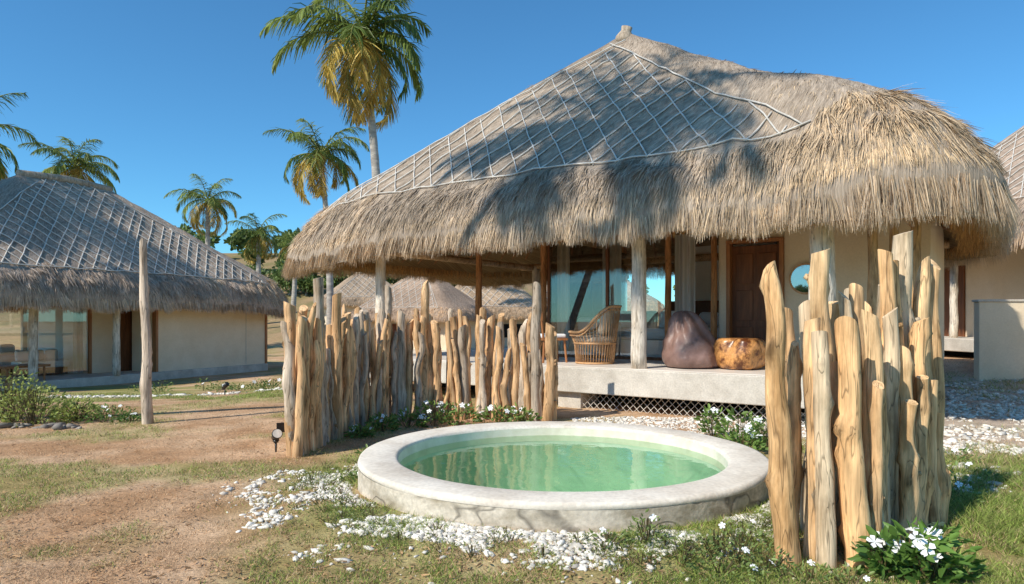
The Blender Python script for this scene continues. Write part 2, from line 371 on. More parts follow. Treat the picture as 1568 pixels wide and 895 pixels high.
# ---------------------------------------------------------------- MAIN VILLA
RZ=math.atan2(-.575,.818)
villa=empty('thatched_bungalow',(2.06,11.1,0),RZ)
roof(villa,-9.2,4.9,-.85,7.3,-1.8,-1.7,7.68,2.72,3,ns=120000,nf=38000,rb=.42,sw=.0125,droopr=.02)
FZ=.70
box('terrace_slab',(-1.4,3.0,FZ-.21),(10.0,6.6,.42),M_concrete,villa,.015)
box('terrace_floor',(-1.4,3.02,FZ+.004),(9.8,6.4,.012),M_floor,villa,0)
box('foundation_block',(-1.2,.12,.13),(.45,.6,.3),M_concrete,villa,.01)
box('foundation_block_left',(-5.9,.12,.13),(.5,.6,.3),M_concrete,villa,.01)
box('foundation_block_right',(3.1,.12,.13),(.45,.6,.3),M_concrete,villa,.01)
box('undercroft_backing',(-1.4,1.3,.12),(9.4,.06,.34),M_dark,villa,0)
b=B()
for a in np.arange(-1.0,3.6,.12):
    for sg in(-1,1):
        v,f=tube([(a,-.12,.0),(a+sg*.28,-.12,.28)],.005,4,False);b.add(v,f)
b.make('undercroft_wire_mesh',M_bamboo,villa)
b=B()
for i,(x,y,r) in enumerate([(0,0,.12),(2.76,0,.175),(-5.93,0,.115),(-5.9,6.0,.11),(3.6,6.0,.12)]): column(b,x,y,FZ-.02,3.02,r,(.80,.74,.66),i)
b.make('columns',M_log,villa,True)
b=B()
for i,(x,y,r) in enumerate([(-5.0,2.2,.075),(-3.2,2.16,.07),(3.3,.7,.07),(3.55,.9,.06),(3.8,1.1,.07),(-.36,2.12,.06),(.52,2.12,.055),(-3.2,6.1,.07)]): column(b,x,y,FZ,3.4,r,(.48,.23,.10) if i not in(2,3,4) else (.60,.42,.25),i+20)
b.make('timber_posts',M_log,villa,True)
b=B()
for p0,p1,r in [((-6.6,0,3.0),(4.1,0,3.02),.09),((-6.0,-.3,2.97),(-6.0,6.4,2.97),.08),((3.7,-.3,3.02),(3.7,6.4,3.02),.08),((-6.4,6.0,3.0),(4.0,6.0,3.02),.09)]:
    v,f=tube([p0,[(a+c)/2 for a,c in zip(p0,p1)],p1],r,10);b.add(v,f,(.66,.46,.28))
b.make('ring_beams',M_log,villa,True)
box('front_wall_a',(.67,2.25,2.0),(.16,.14,2.6),M_plaster,villa)
box('front_wall_b',(2.83,2.25,2.0),(2.18,.14,2.6),M_plaster,villa)
box('front_wall_lintel',(1.24,2.25,3.09),(.98,.136,.42),M_plaster,villa,0)
box('side_wall',(3.84,4.2,2.0),(.14,3.7,2.6),M_plaster,villa)
box('rear_wall',(1.7,6.15,2.0),(2.1,.14,2.6),M_plaster,villa)
box('door_leaf',(1.245,2.27,1.77),(.86,.06,2.12),M_dkwood,villa)
for k in range(3):
    for j in range(2): box('door_panel_%d'%(k*2+j),(1.245+(j-.5)*.4,2.235,1.1+k*.66),(.3,.02,.54),M_dkwood,villa,.006)
for nm,x in(('door_jamb_l',.785),('door_jamb_r',1.705)): box(nm,(x,2.2,1.79),(.07,.2,2.17),M_redwood,villa)
box('door_head',(1.245,2.2,2.905),(1.0,.2,.06),M_redwood,villa)
box('door_handle',(1.56,2.2,1.75),(.03,.05,.35),M_black,villa)
b=B()
for x in(-3.1,-1.7,-.40): b.add(*boxvf((x,2.22,1.98),(.06,.07,2.55)))
b.add(*boxvf((-1.2,2.22,3.27),(3.6,.07,.08)));b.add(*boxvf((-1.2,2.22,.74),(3.6,.07,.06)))
b.make('window_frames',M_dkwood,villa)
b=B()
for x,w in((-2.4,1.34),(-1.05,1.24)): b.add(*boxvf((x,2.22,2.0),(w,.012,2.46)))
b.add(*boxvf((-3.12,4.2,2.0),(.012,3.8,2.46)))
b.make('window_glass',M_glass,villa)
box('glass_curb',(-1.2,2.2,3.42),(3.9,.1,.2),M_redwood,villa)
def curtain(name,xa,xb,y,z0,z1,parent,mat,am=.04,fq=26):
    V=[];F=[];n=60
    for i in range(n+1):
        x=xa+(xb-xa)*i/n
        for z in(z0,z1): V.append((x,y+am*math.sin(x*fq*1.7)+.3*am*math.sin(x*61),z))
    for i in range(n): F.append((2*i,2*i+2,2*i+3,2*i+1))
    b=B();b.add(V,F);return b.make(name,mat,parent,True)
curtain('curtain',-1.92,-1.5,2.42,.74,3.2,villa,M_curtain)
curtain('curtain_sheer',-.33,.05,2.42,.74,3.15,villa,M_curtain)
curtain('curtain_left',-3.0,-2.7,2.42,.74,3.2,villa,M_curtain)
box('interior_partition',(.62,4.2,2.0),(.1,3.7,2.6),M_inwall,villa)
box('interior_back_wall',(-.35,6.15,2.0),(1.9,.12,2.6),M_inwall,villa)
box('rear_window_wall',(-2.2,6.15,1.0),(1.8,.12,.6),M_inwall,villa)
bed=empty('bed',villa.matrix_basis@Vector((-.6,4.6,FZ)),RZ)
box('bed_base',(0,0,.2),(2.0,1.9,.36),M_redwood,bed,.02)
box('mattress',(0,0,.5),(1.95,1.85,.28),M_white,bed,.08)
box('headboard',(0,.98,.65),(2.2,.08,1.2),M_dkwood,bed,.02)
for i,x in enumerate((-.5,.1,.55)): 
    o=box('pillow_%d'%i,(x,.35-.1*i,.80),(.5,.22,.36),M_white,bed,.1);o.rotation_euler[0]=-.5
box('throw',(0,-.55,.52),(1.99,.5,.27),M_curtain,bed,.05)
db=empty('daybed',villa.matrix_basis@Vector((-1.25,2.95,FZ)),RZ)
box('base',(0,0,.2),(1.5,.7,.38),M_white,db,.02);box('mattress',(0,0,.52),(1.48,.68,.24),M_white,db,.08)
for i,x in enumerate((-.5,0,.5)):
    o=box('cushion_%d'%i,(x,.22,.80),(.46,.16,.38),M_white if i!=1 else M_cush,db,.07);o.rotation_euler=(-.25,0,.1*(i-1))
db2=empty('white_sofa',villa.matrix_basis@Vector((-2.55,3.0,FZ)),RZ)
box('seat',(0,0,.25),(.85,.7,.40),M_white,db2,.06);box('back',(0,.28,.62),(.85,.16,.46),M_white,db2,.06)
b=B();v,f=tube([(0,0,0),(0,-.03,0)],.27,32);b.add(v,f)
mir=b.make('wall_mirror',M_rattan);mir.location=villa.matrix_basis@Vector((2.1,2.16,2.2));mir.rotation_euler[2]=RZ
b=B();v,f=tube([(0,-.031,0),(0,-.04,0)],.235,32);b.add(v,f)
b.make('mirror_glass',clear('mirror_silver',(.5,.5,.5),.02,1.5,base=.35),mir)
cab=empty('wooden_cabinet',villa.matrix_basis@Vector((-2.75,4.1,FZ)),RZ)
box('carcass',(0,.1,.85),(.55,.34,1.7),M_redwood,cab,.01);box('door_l',(-.135,-.085,.85),(.24,.03,1.6),M_dkwood,cab,.01);box('door_r',(.135,-.085,.85),(.24,.03,1.6),M_dkwood,cab,.01)
def blob(name,prof,mat,loc,seg=48,dist=.0,sc=(1,1),seed=0,fold=0,parent=None,lean=(0,0),nf=11):
    V=[];F=[];m=len(prof);zt=prof[-1][1]
    for i,(r,z) in enumerate(prof):
        u_=z/zt
        for j in range(seg):
            a=2*math.pi*j/seg
            rr=r*(1+dist*(float(fbm(math.cos(a)*1.6+5,math.sin(a)*1.6+z*2.6,seed,3))-.5)*2+fold*math.sin(a*nf+z*5+2*math.sin(a*2))*max(0,(u_-.25)))
            rr+=fold*.35*r*math.sin(z*26+3*math.sin(a*2+1))*max(0,u_-.15)*max(0,1-u_)*1.5
            V.append((rr*math.cos(a)*sc[0]+lean[0]*u_**2,rr*math.sin(a)*sc[1]+lean[1]*u_**2,z))
    for i in range(m-1):
        for j in range(seg): F.append((i*seg+j,i*seg+(j+1)%seg,(i+1)*seg+(j+1)%seg,(i+1)*seg+j))
    F.append(tuple(range(seg))[::-1]);F.append(tuple((m-1)*seg+j for j in range(seg)))
    b=B();b.add(V,F);o=b.make(name,mat,parent,True);o.location=loc;return o
def smoothprof(pr,n=24):
    t=np.linspace(0,len(pr)-1,n);pr=np.array(pr)
    out=[]
    for q in t:
        i=int(min(q,len(pr)-2));f=q-i;p0=pr[max(i-1,0)];p1=pr[i];p2=pr[i+1];p3=pr[min(i+2,len(pr)-1)]
        out.append(tuple(.5*((2*p1)+(-p0+p2)*f+(2*p0-5*p1+4*p2-p3)*f*f+(-p0+3*p1-3*p2+p3)*f**3)))
    return out
blob('bean_bag',smoothprof([(.30,0),(.44,.05),(.49,.18),(.44,.36),(.35,.54),(.27,.70),(.22,.82),(.13,.92),(.03,.95)],60),M_bag,(2.98,11.28,FZ),seg=120,dist=.16,fold=.26,seed=3,lean=(-.14,0),nf=9)
blob('burl_wood_stool',smoothprof([(.24,0),(.35,.07),(.40,.25),(.37,.42),(.30,.50),(.1,.51)],26),M_burl,(3.66,10.95,FZ),dist=.24,seed=8)
ch=empty('rattan_armchair',(1.5,12.35,FZ),math.radians(-20))
b=B()
def ring(r,zf,n=40,sx=1):
    return [(r*math.cos(a)*sx,r*math.sin(a),zf(a)) for a in np.linspace(0,2*math.pi,n)]
topz=lambda a:.58+.46*ss((math.cos(a)+.45)/1.3)
for pts,rd in((ring(.34,lambda a:.03),.018),(ring(.37,lambda a:.38),.018),(ring(.46,topz),.024),(ring(.45,lambda a:topz(a)-.06),.012)):
    v,f=tube(pts,rd,7,False);b.add(v,f)
for a in np.linspace(0,2*math.pi,44,endpoint=False):
    v,f=tube([(.34*math.cos(a),.34*math.sin(a),.03),(.37*math.cos(a+.05),.37*math.sin(a+.05),.38),(.46*math.cos(a),.46*math.sin(a),topz(a))],.008,5);b.add(v,f)
b.make('cane_frame',M_rattan,ch,True)
blob('seat_cushion',smoothprof([(.30,.38),(.35,.42),(.33,.5),(.1,.52)],12),M_cush,(0,0,0),parent=ch)
o=box('back_cushion',(.2,0,.76),(.14,.46,.46),M_cush,ch,.06);o.rotation_euler[1]=.25
ch2=empty('side_chair',(.72,12.75,FZ),.3)
b=B()
for x in(-.2,.2):
    for y in(-.2,.2): b.add(*tube([(x*1.15,y*1.15,0),(x,y,.42)],.022,8))
b.add(*boxvf((0,0,.44),(.5,.5,.04)));b.add(*tube([(-.22,-.22,.42),(-.27,-.22,.95)],.02,8));b.add(*tube([(-.22,.22,.42),(-.27,.22,.95)],.02,8));b.add(*boxvf((-.26,0,.86),(.03,.5,.16)))
b.make('frame',M_redwood,ch2);box('seat_cushion',(0,0,.50),(.46,.46,.08),M_white,ch2,.03)
# ---------------------------------------------------------------- LEFT VILLA
v2=empty('thatched_bungalow',(-13.6,18.0,-.55),math.atan2(.908,.42))
roof(v2,-2.6,11.9,0,8,2.9,5.8,6.85,2.36,17,ns=58000,nf=20000,rb=.1,sw=.020,tone=(1.05,1.04,1.07),droopr=.25,nsp=.42,ntr=.018)
box('plinth',(3.9,4.4,.12),(13.0,7.3,.30),M_concrete,v2,.02)
box('room_wall',(7.95,1.0,1.45),(5.05,.16,2.4),M_plaster,v2)
box('room_wall_end',(10.4,3.9,1.45),(.16,5.6,2.4),M_plaster,v2)
box('recess_wall_return',(5.5,1.6,1.45),(.14,1.1,2.4),M_plaster,v2)
box('corner_trim_r',(10.44,.97,1.42),(.1,.2,2.38),M_redwood,v2);box('corner_trim_l',(5.42,.95,1.42),(.09,.2,2.38),M_redwood,v2)
box('wall_joint',(9.4,.915,1.45),(.025,.01,2.3),M_concrete,v2,0)
box('recess_wall',(4.5,2.3,1.45),(.95,.14,2.4),M_plaster,v2);
box('recess_wall_far',(-1.0,2.3,1.45),(1.2,.14,2.4),M_plaster,v2)
box('door_leaf',(5.3,2.3,1.3),(.75,.06,2.1),M_dkwood,v2)
box('rear_wall',(7.6,7.2,1.45),(5.8,.14,2.4),M_plaster,v2);box('rear_wall_low',(1.8,7.2,.6),(5.6,.14,.7),M_inwall,v2)
box('partition_wall',(4.9,4.8,1.45),(.12,4.7,2.4),M_inwall,v2)
b=B()
for x in(-.35,.75,2.3,4.0): b.add(*boxvf((x,2.25,1.4),(.09,.09,2.3)))
b.add(*boxvf((1.85,2.25,2.5),(4.5,.085,.1)));b.make('window_frames',M_redwood,v2)
b=B();b.add(*boxvf((.2,2.26,1.4),(1.0,.012,2.1)));b.add(*boxvf((1.5,2.26,1.4),(1.4,.012,2.1)));b.add(*boxvf((3.15,2.26,1.4),(1.5,.012,2.1)));b.make('window_glass',M_glass,v2)
curtain('curtain',3.6,3.9,2.45,.3,2.45,v2,M_curtain);curtain('curtain_left',-.2,.2,2.45,.3,2.45,v2,M_curtain)
b=B()
for i,x in enumerate((1.39,3.91,-1.6)): column(b,x,.8,.26,2.6,.11,(.76,.70,.62),i+40)
column(b,.4,1.0,.26,2.6,.06,(.48,.23,.10),5);b.make('columns',M_log,v2,True)
bed2=empty('bed',v2.matrix_basis@Vector((2.6,4.9,.27)),math.atan2(.908,.42))
box('mattress',(0,0,.45),(2.2,1.8,.4),M_white,bed2,.08);box('bed_base',(0,0,.13),(2.25,1.85,.24),M_dkwood,bed2,.02)
for i,x in enumerate((-.6,0,.6)): box('pillow_%d'%i,(x,.5,.78),(.5,.22,.34),M_white,bed2,.1)
sofa=empty('daybed',v2.matrix_basis@Vector((2.9,3.0,.27)),math.atan2(.908,.42))
box('seat',(0,0,.36),(1.5,.6,.22),M_white,sofa,.05);box('base',(0,0,.13),(1.4,.5,.22),M_dkwood,sofa,.01)
for i,x in enumerate((-.45,.0,.45)): 
    o=box('cushion_%d'%i,(x,.2,.64),(.4,.16,.36),M_white if i!=1 else M_curtain,sofa,.07);o.rotation_euler=(-.2,0,.15*(i-1))
b=B()
for x in(.9,1.9):
    for y in(1.15,1.75): b.add(*tube([(x,y,.27),(x,y,.66)],.03,8))
b.add(*boxvf((1.4,1.45,.70),(1.25,.8,.07)));tb=b.make('terrace_table',M_redwood);tb.location=v2.location;tb.rotation_euler=v2.rotation_euler
# ---------------------------------------------------------------- RIGHT VILLA + far villas
v3=empty('thatched_bungalow',(15.6,17.5,.42),math.radians(-84))
roof(v3,-6.6,6.6,-4.1,4.1,-1.4,1.4,7.3,2.72,29,ns=16000,nf=9000,rb=.1,sw=.022,tone=(1.05,1,1),net=True)
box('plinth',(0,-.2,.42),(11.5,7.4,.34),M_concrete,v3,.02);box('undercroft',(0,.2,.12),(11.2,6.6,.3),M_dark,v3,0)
box('room_wall',(0,-2.2,1.85),(11.4,.14,2.6),M_plaster,v3)
box('door_leaf',(-2.9,-2.29,1.6),(.9,.06,2.1),M_dkwood,v3);box('window_frame',(-4.6,-2.3,1.7),(1.3,.05,1.5),M_dkwood,v3);box('window_pane',(-4.6,-2.33,1.7),(1.15,.02,1.35),M_curtain,v3,0)
box('end_wall',(-5.6,.6,1.85),(.14,5.4,2.6),M_plaster,v3)
b=B();column(b,-5.2,-3.4,.5,3.0,.1,(.76,.70,.62),3);column(b,-1.5,-3.4,.5,3.0,.1,(.76,.70,.62),4);b.make('columns',M_log,v3,True)
bw=empty('boundary_wall',(11.35,15.2,0),math.radians(-6))
box('panel',(0.35,0,.95),(2.6,.22,1.9),M_plaster,bw,.015);box('coping',(.35,0,1.925),(2.66,.28,.05),M_concrete,bw,.01)
for i,(x,y,z,r,s,t) in enumerate([(-4.5,34,0.0,-30,.55,(.95,.88,.86)),(-1.4,37,0.0,10,.58,(1.15,1.05,.92)),(4.5,40,-.1,0,.7,(1.1,1.0,.95)),(-11.2,52,.9,20,.6,(1.05,.98,.9))]):
    e=empty('thatched_bungalow',(x,y,z),math.radians(r));e.scale=(s,s,s)
    roof(e,-6,6,-4,4,-1.2,1.2,6.9,2.6,50+i,ns=11000,nf=4000,sw=.03,net=True,rafters=False,tone=t,nsp=.8,ntr=.022)
    box('walls',(0,0,1.5),(9.5,5.6,2.8),M_plaster,e,.02);box('door',(-1,-2.83,1.3),(1,.06,2.1),M_dkwood,e,0);box('window',(2,-2.83,1.6),(1.8,.06,1.2),M_dark,e,0)
    box('plinth',(0,0,-.1),(10,6.2,.6),M_concrete,e,0)
# ---------------------------------------------------------------- POOL
pool=empty('plunge_pool',(PC[0],PC[1],0))
def lathe(name,prof,mat,parent,seg=128,smooth=True,z=0):
    V=[];F=[];m=len(prof)
    for i,(r,zz) in enumerate(prof):
        for j in range(seg):
            a=2*math.pi*j/seg;w=1+.0025*math.sin(a*5+i)+.0015*math.sin(a*13)
            V.append((r*w*math.cos(a),r*w*math.sin(a),zz))
    for i in range(m-1):
        for j in range(seg): F.append((i*seg+j,i*seg+(j+1)%seg,(i+1)*seg+(j+1)%seg,(i+1)*seg+j))
    b=B();b.add(V,F);return b.make(name,mat,parent,smooth)
RI=1.50;zr=.28
M_rim=noise_col('pool_rim_cement',(.60,.52,.42),(.82,.75,.64),(2.2,2.2,2.2),.75,8,.3,contrast=(.3,.6),fine=((35,35,35),.88,1.06))
M_rimside=noise_col('pool_side_cement',(.36,.30,.21),(.72,.64,.52),(2.5,2.5,5),.85,8,.4,contrast=(.36,.58),fine=((30,30,30),.8,1.08),crack=(1.6,1.6,2.4))
lathe('outer_wall',[(PR+.005,-.35),(PR-.002,zr-.05)],M_rimside,pool)
lathe('rim_top',[(PR-.002,zr-.05),(PR+.004,zr-.03),(PR-.008,zr-.006),(PR-.03,zr),(RI+.03,zr-.004),(RI+.008,zr-.012),(RI,zr-.035)],M_rim,pool)
lathe('inner_wall',[(RI,zr-.035),(RI-.004,.10)],M_rimin,pool)
lathe('basin_wall',[(RI-.004,.10),(RI-.03,-.5)],M_tile,pool)
lathe('basin_floor',[(RI-.03,-.5),(.6,-.52),(.01,-.52)],M_tile,pool)
lathe('water',[(RI-.004,.165),(1.0,.165),(.5,.165),(.005,.165)],M_water,pool,smooth=False)
# ---------------------------------------------------------------- LOG FENCES
def log(b,x,y,z1,r,lean=(0,0),seed=0,z0=None,c=None,wob=1.0):
    rr=random.Random(seed*13+5);nr=34;ns=14
    gz=float(G(x,y)) if z0 is None else z0
    z0=gz-.15;H=z1-z0
    if c: base=Vector(c)
    else:
        base=Vector((.80,.52,.29)) if rr.random()<.6 else Vector((.60,.50,.40))
        base=base*rr.uniform(.75,1.12)
    bx=[rr.uniform(-1,1)*.032*wob for _ in range(4)];by=[rr.uniform(-1,1)*.03*wob for _ in range(4)]
    kn=[(rr.uniform(0,6.28),rr.uniform(.1,.95),rr.uniform(.25,.6)) for _ in range(rr.randint(5,11))]
    V=[];F=[];C=[];ph=rr.uniform(0,6);pointed=rr.random()<.2;sl=rr.uniform(.1,.45)*r*2;sa=rr.uniform(0,6.28)
    def ctr(t): return (x+lean[0]*t+bx[0]*math.sin(3*t+bx[1]*90)+bx[2]*math.sin(9*t+ph)+bx[3]*.6*math.sin(17*t),y+lean[1]*t+by[0]*math.sin(3*t+by[1]*90)+by[2]*math.sin(9*t))
    for i in range(nr):
        t=i/(nr-1);cx,cy=ctr(t)
        rt=r*(1.08-.26*t)*(1+.05*math.sin(11*t+ph)+.03*math.sin(27*t+ph*2))
        if pointed and i>=nr-3: rt*=(.93,.8,.6)[i-nr+3]
        for j in range(ns):
            a=2*math.pi*j/ns;k=0;
            for ka,kt,ks in kn:
                da=math.atan2(math.sin(a-ka),math.cos(a-ka));k+=ks*math.exp(-(da/.42)**2-((t-kt)*H/.04)**2)
            q=rt*(1+.08*math.sin(a*2+ph+t*3)+.05*math.sin(a*3+t*6)+.03*math.sin(a*5+t*9+ph)+k)
            tilt=sl*math.cos(a+sa) if i==nr-1 else 0
            V.append((cx+q*math.cos(a),cy+q*math.sin(a),z0+H*t+tilt))
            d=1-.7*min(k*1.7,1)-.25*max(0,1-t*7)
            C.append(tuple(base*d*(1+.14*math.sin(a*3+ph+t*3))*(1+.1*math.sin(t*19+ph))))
    for i in range(nr-1):
        for j in range(ns): F.append((i*ns+j,i*ns+(j+1)%ns,(i+1)*ns+(j+1)%ns,(i+1)*ns+j))
    b.add(V,F,C)
    tp=V[-ns:];b.add(tp,[tuple(range(ns))],tuple(base*1.1))
    for ka,kt,ks in kn[:rr.randint(0,2)]:
        cx,cy=ctr(kt);L_=r*rr.uniform(1.25,1.6);dx,dy=math.cos(ka),math.sin(ka);zz=z0+H*kt
        b.add(*tube([(cx+dx*r*.5,cy+dy*r*.5,zz-.01),(cx+dx*L_,cy+dy*L_,zz+.02)],[r*.38,r*.26],8),c=tuple(base*.75))
def along(pl,s):
    for i in range(len(pl)-1):
        a=Vector(pl[i]);c=Vector(pl[i+1]);l=(c-a).length
        if s<=l: return a+(c-a)*(s/l)
        s-=l
    return Vector(pl[-1])
b=B();pl=[(-2.42,7.6),(-2.34,8.5),(-2.18,9.4),(-1.85,10.15),(-1.1,10.4),(-.3,10.3),(.62,10.05)]
tot=sum((Vector(pl[i+1])-Vector(pl[i])).length for i in range(len(pl)-1))
s=0;i=0;rr=random.Random(4)
fixed=[(-2.44,7.58,1.68,.07),(-2.30,8.2,2.0,.065),(-2.22,8.65,1.82,.075),(-1.3,10.35,2.06,.07),(-1.85,10.3,2.0,.055),(.36,10.0,2.0,.07),(.52,9.95,1.42,.075),(.6,10.1,1.3,.06)]
for k,(x,y,z,r) in enumerate(fixed): log(b,x,y,z,r,(rr.uniform(-.03,.03),0),100+k,wob=.6)
while s<tot-.1:
    p=along(pl,s);r=rr.uniform(.042,.074)
    z=rr.uniform(1.36,1.70) if s<2.6 else rr.uniform(1.38,1.66)
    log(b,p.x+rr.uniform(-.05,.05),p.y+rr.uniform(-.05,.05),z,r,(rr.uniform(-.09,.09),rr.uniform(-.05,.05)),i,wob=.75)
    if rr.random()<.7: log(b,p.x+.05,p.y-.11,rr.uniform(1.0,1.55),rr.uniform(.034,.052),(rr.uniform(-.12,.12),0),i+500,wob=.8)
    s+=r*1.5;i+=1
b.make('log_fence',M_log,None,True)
b=B()
RF=[(1.68,4.13,1.82,.070,-.13,0),(1.86,4.22,1.5,.055,.0,.0),(1.90,4.12,1.42,.058,-.02,.05),(2.06,4.48,1.95,.07,-.03,0),(2.10,4.14,1.46,.08,-.04,.04),(1.80,4.5,1.56,.055,.02,0),(2.28,4.6,1.66,.05,-.02,0),(2.26,4.32,1.54,.06,.03,.02),(2.66,4.85,1.98,.062,0,0),(2.42,4.48,1.18,.065,-.02,0),(2.92,5.05,2.14,.078,-.03,0),(3.04,5.1,1.95,.06,.03,0),(2.8,4.92,1.90,.055,-.03,0),(3.16,5.15,1.92,.055,.02,0),(2.56,4.66,1.55,.055,.03,0),(2.72,4.7,1.28,.06,-.03,0),(2.9,4.85,1.5,.06,.0,0),(3.02,4.92,1.05,.055,.0,0),(2.5,4.9,1.7,.05,-.06,0),(2.16,4.5,1.35,.055,.03,0),(3.1,5.3,2.02,.055,.04,.1),(2.38,4.7,1.72,.055,0,0),(1.98,4.34,1.2,.05,.05,0),(2.62,4.55,.95,.05,.03,0),(3.12,5.0,.8,.05,.02,0),
(1.76,4.32,1.35,.042,.04,0),(2.0,4.6,1.6,.055,0,0),(2.2,4.75,1.62,.055,.02,0),(2.34,4.42,1.38,.045,.03,0),(2.46,4.75,1.45,.055,.02,0),(2.74,5.0,1.75,.055,.0,0),(2.6,4.98,1.6,.055,.0,0),(2.98,5.2,1.7,.055,.0,0),(2.2,4.2,1.1,.04,.06,0),(2.5,4.55,1.35,.04,-.08,0),(2.82,4.75,1.1,.045,.05,0),(2.3,4.85,1.6,.055,.02,0),(2.84,5.15,1.8,.055,.02,0)]
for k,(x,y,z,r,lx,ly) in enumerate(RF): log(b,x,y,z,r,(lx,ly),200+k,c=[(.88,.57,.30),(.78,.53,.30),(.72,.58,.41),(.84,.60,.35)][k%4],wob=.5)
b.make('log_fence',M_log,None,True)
b=B();log(b,-5.28,9.9,2.62,.065,(-.06,0),77,c=(.64,.54,.44),wob=.3);b.make('wooden_pole',M_log,None,True)
# ---------------------------------------------------------------- STONES
def icos():
    t=(1+5**.5)/2
    V=np.array([(-1,t,0),(1,t,0),(-1,-t,0),(1,-t,0),(0,-1,t),(0,1,t),(0,-1,-t),(0,1,-t),(t,0,-1),(t,0,1),(-t,0,-1),(-t,0,1)],float);V/=np.linalg.norm(V[0])
    F=np.array([(0,11,5),(0,5,1),(0,1,7),(0,7,10),(0,10,11),(1,5,9),(5,11,4),(11,10,2),(10,7,6),(7,1,8),(3,9,4),(3,4,2),(3,2,6),(3,6,8),(3,8,9),(4,9,5),(2,4,11),(6,2,10),(8,6,7),(9,8,1)])
    return V,F
IV,IF=icos()
def stones(name,xy,smin,smax,tint=(1,.97,.92)):
    n=len(xy);x,y=xy[:,0],xy[:,1];s=(smin+(smax-smin)*R.rand(n)**2.5)*R.uniform(.6,1.2,n)
    sc=np.stack([s*R.uniform(.7,1.9,n),s*R.uniform(.5,1.0,n),s*R.uniform(.35,.75,n)],1)
    P=IV[None]*(1+R.normal(0,.24,(n,12,1)))*sc[:,None,:]
    a=R.uniform(0,6.28,n);ca,sa=np.cos(a)[:,None],np.sin(a)[:,None]
    X=P[...,0]*ca-P[...,1]*sa+x[:,None];Y=P[...,0]*sa+P[...,1]*ca+y[:,None];Z=P[...,2]+(G(x,y)+s*R.uniform(0,.5,n))[:,None]
    V=np.stack([X,Y,Z],-1).reshape(-1,3);F=(IF[None]+(np.arange(n)*12)[:,None,None]).reshape(-1,3)
    c=R.uniform(.6,1.08,n)[:,None]*np.array(tint);mesh_np(name,V,F,M_stone,np.repeat(c,12,axis=0))
pts=[]
def arc(a0,a1,r0,r1,n,cl=.42,sp=.12):
    a=np.radians(R.uniform(a0,a1,n));w=R.uniform(0,1,n)**1.6;r=r0+(r1-r0)*w*(.6+.8*vn(a*6,a*0,2))
    x=PC[0]+r*np.cos(a);y=PC[1]+r*np.sin(a);k=fbm(x*2.8,y*2.8,40,3)+R.normal(0,.06,n)>cl;pts.append(np.stack([x,y],1)[k])
arc(172,232,1.93,2.7,5200,.49);arc(222,292,1.9,2.32,7500,.42);arc(280,325,1.9,2.2,2400,.44)
arc(130,180,1.93,2.3,900,.48);arc(175,320,1.9,2.9,1000,.40)
def patch(x0,x1,y0,y1,n,cl):
    x=R.uniform(x0,x1,n);y=R.uniform(y0,y1,n);k=fbm(x*1.3,y*1.3,60,3)+R.normal(0,.04,n)>cl;pts.append(np.stack([x,y],1)[k])
patch(.9,4.0,8.5,10.4,6500,.42);patch(1.6,3.6,7.6,8.8,1200,.46)
stones('white_gravel',np.concatenate(pts),.007,.030)
pts=[];patch(4.0,11.5,7.6,15.2,15000,.45);patch(3.3,5,5.9,7.6,300,.58)
x=R.uniform(-11,-4.6,1700);y=16.6+.12*(x+8)+R.normal(0,.20,1700)+.5*np.sin(x*.8);k=fbm(x*1.5,y*1.5,8,2)>.4;pts.append(np.stack([x,y],1)[k])
x=R.uniform(-5,-3,160);pts.append(np.stack([x,R.uniform(15.5,17.5,160)],1))
stones('white_gravel',np.concatenate(pts),.015,.055)
x=R.normal(-6.8,.45,26);y=R.normal(9.55,.1,26);stones('rock_border',np.stack([x,y],1),.05,.10,(.38,.35,.32))
# ---------------------------------------------------------------- GRASS
def blades(name,x,y,h,wd,C,lean=.5):
    n=len(x);z=G(x,y);a=R.uniform(0,6.28,n);dx,dy=np.cos(a)*wd/2,np.sin(a)*wd/2
    l=R.normal(0,lean,(n,2))*h[:,None]
    V=np.stack([np.stack([x-dx,y-dy,z-.003],1),np.stack([x+dx,y+dy,z-.003],1),np.stack([x+l[:,0],y+l[:,1],z+h],1)],1).reshape(-1,3)
    F=np.arange(3*n).reshape(n,3);mesh_np(name,V,F,M_grass,np.repeat(C,3,axis=0))
n=560000
y=3.5+ (R.rand(n)**1.9)*14;x=R.uniform(-.86,.86,n)*y*1.02
r=np.hypot(x-PC[0],y-PC[1]);gm=greenmask(x,y);cl_=fbm(x*5,y*5,91,3)
keep=(r>PR+.02)&(R.rand(n)<(.4+.6*gm)*ss((cl_-.28)/.3))&~((y>8.6)&(x>-1.2)&(x<9)&(R.rand(n)<.9))
x,y,gm=x[keep],y[keep],gm[keep];n=len(x)
isg=(R.rand(n)<gm*.9)[:,None]
gc=np.array([.18,.27,.05])*(1-R.rand(n,1))+np.array([.37,.42,.12])*R.rand(n,1)
dc=np.array([.76,.54,.33])*R.uniform(.5,1.15,(n,1))
C=np.where(isg,gc,dc);sc=.8+.045*y
h=R.uniform(.008,.028,n)*(1+1.1*gm)*(1+1.3*ss((x-2.8)/1));h=np.where(isg[:,0],h,h*.8)
blades('grass',x,y,h,.006*sc,C,.9)
n=14000;y=3.6+R.rand(n)**1.5*10;x=R.uniform(-.86,.3,n)*y
k=(np.hypot(x-PC[0],y-PC[1])>2.3)&(fbm(x*1.5,y*1.5,33,3)>.42);x,y=x[k],y[k];n=len(x)
a=R.uniform(0,6.28,n);D=np.stack([np.cos(a),np.sin(a),R.normal(0,.15,n)],1);W=np.stack([-np.sin(a),np.cos(a),R.normal(0,.3,n)],1)
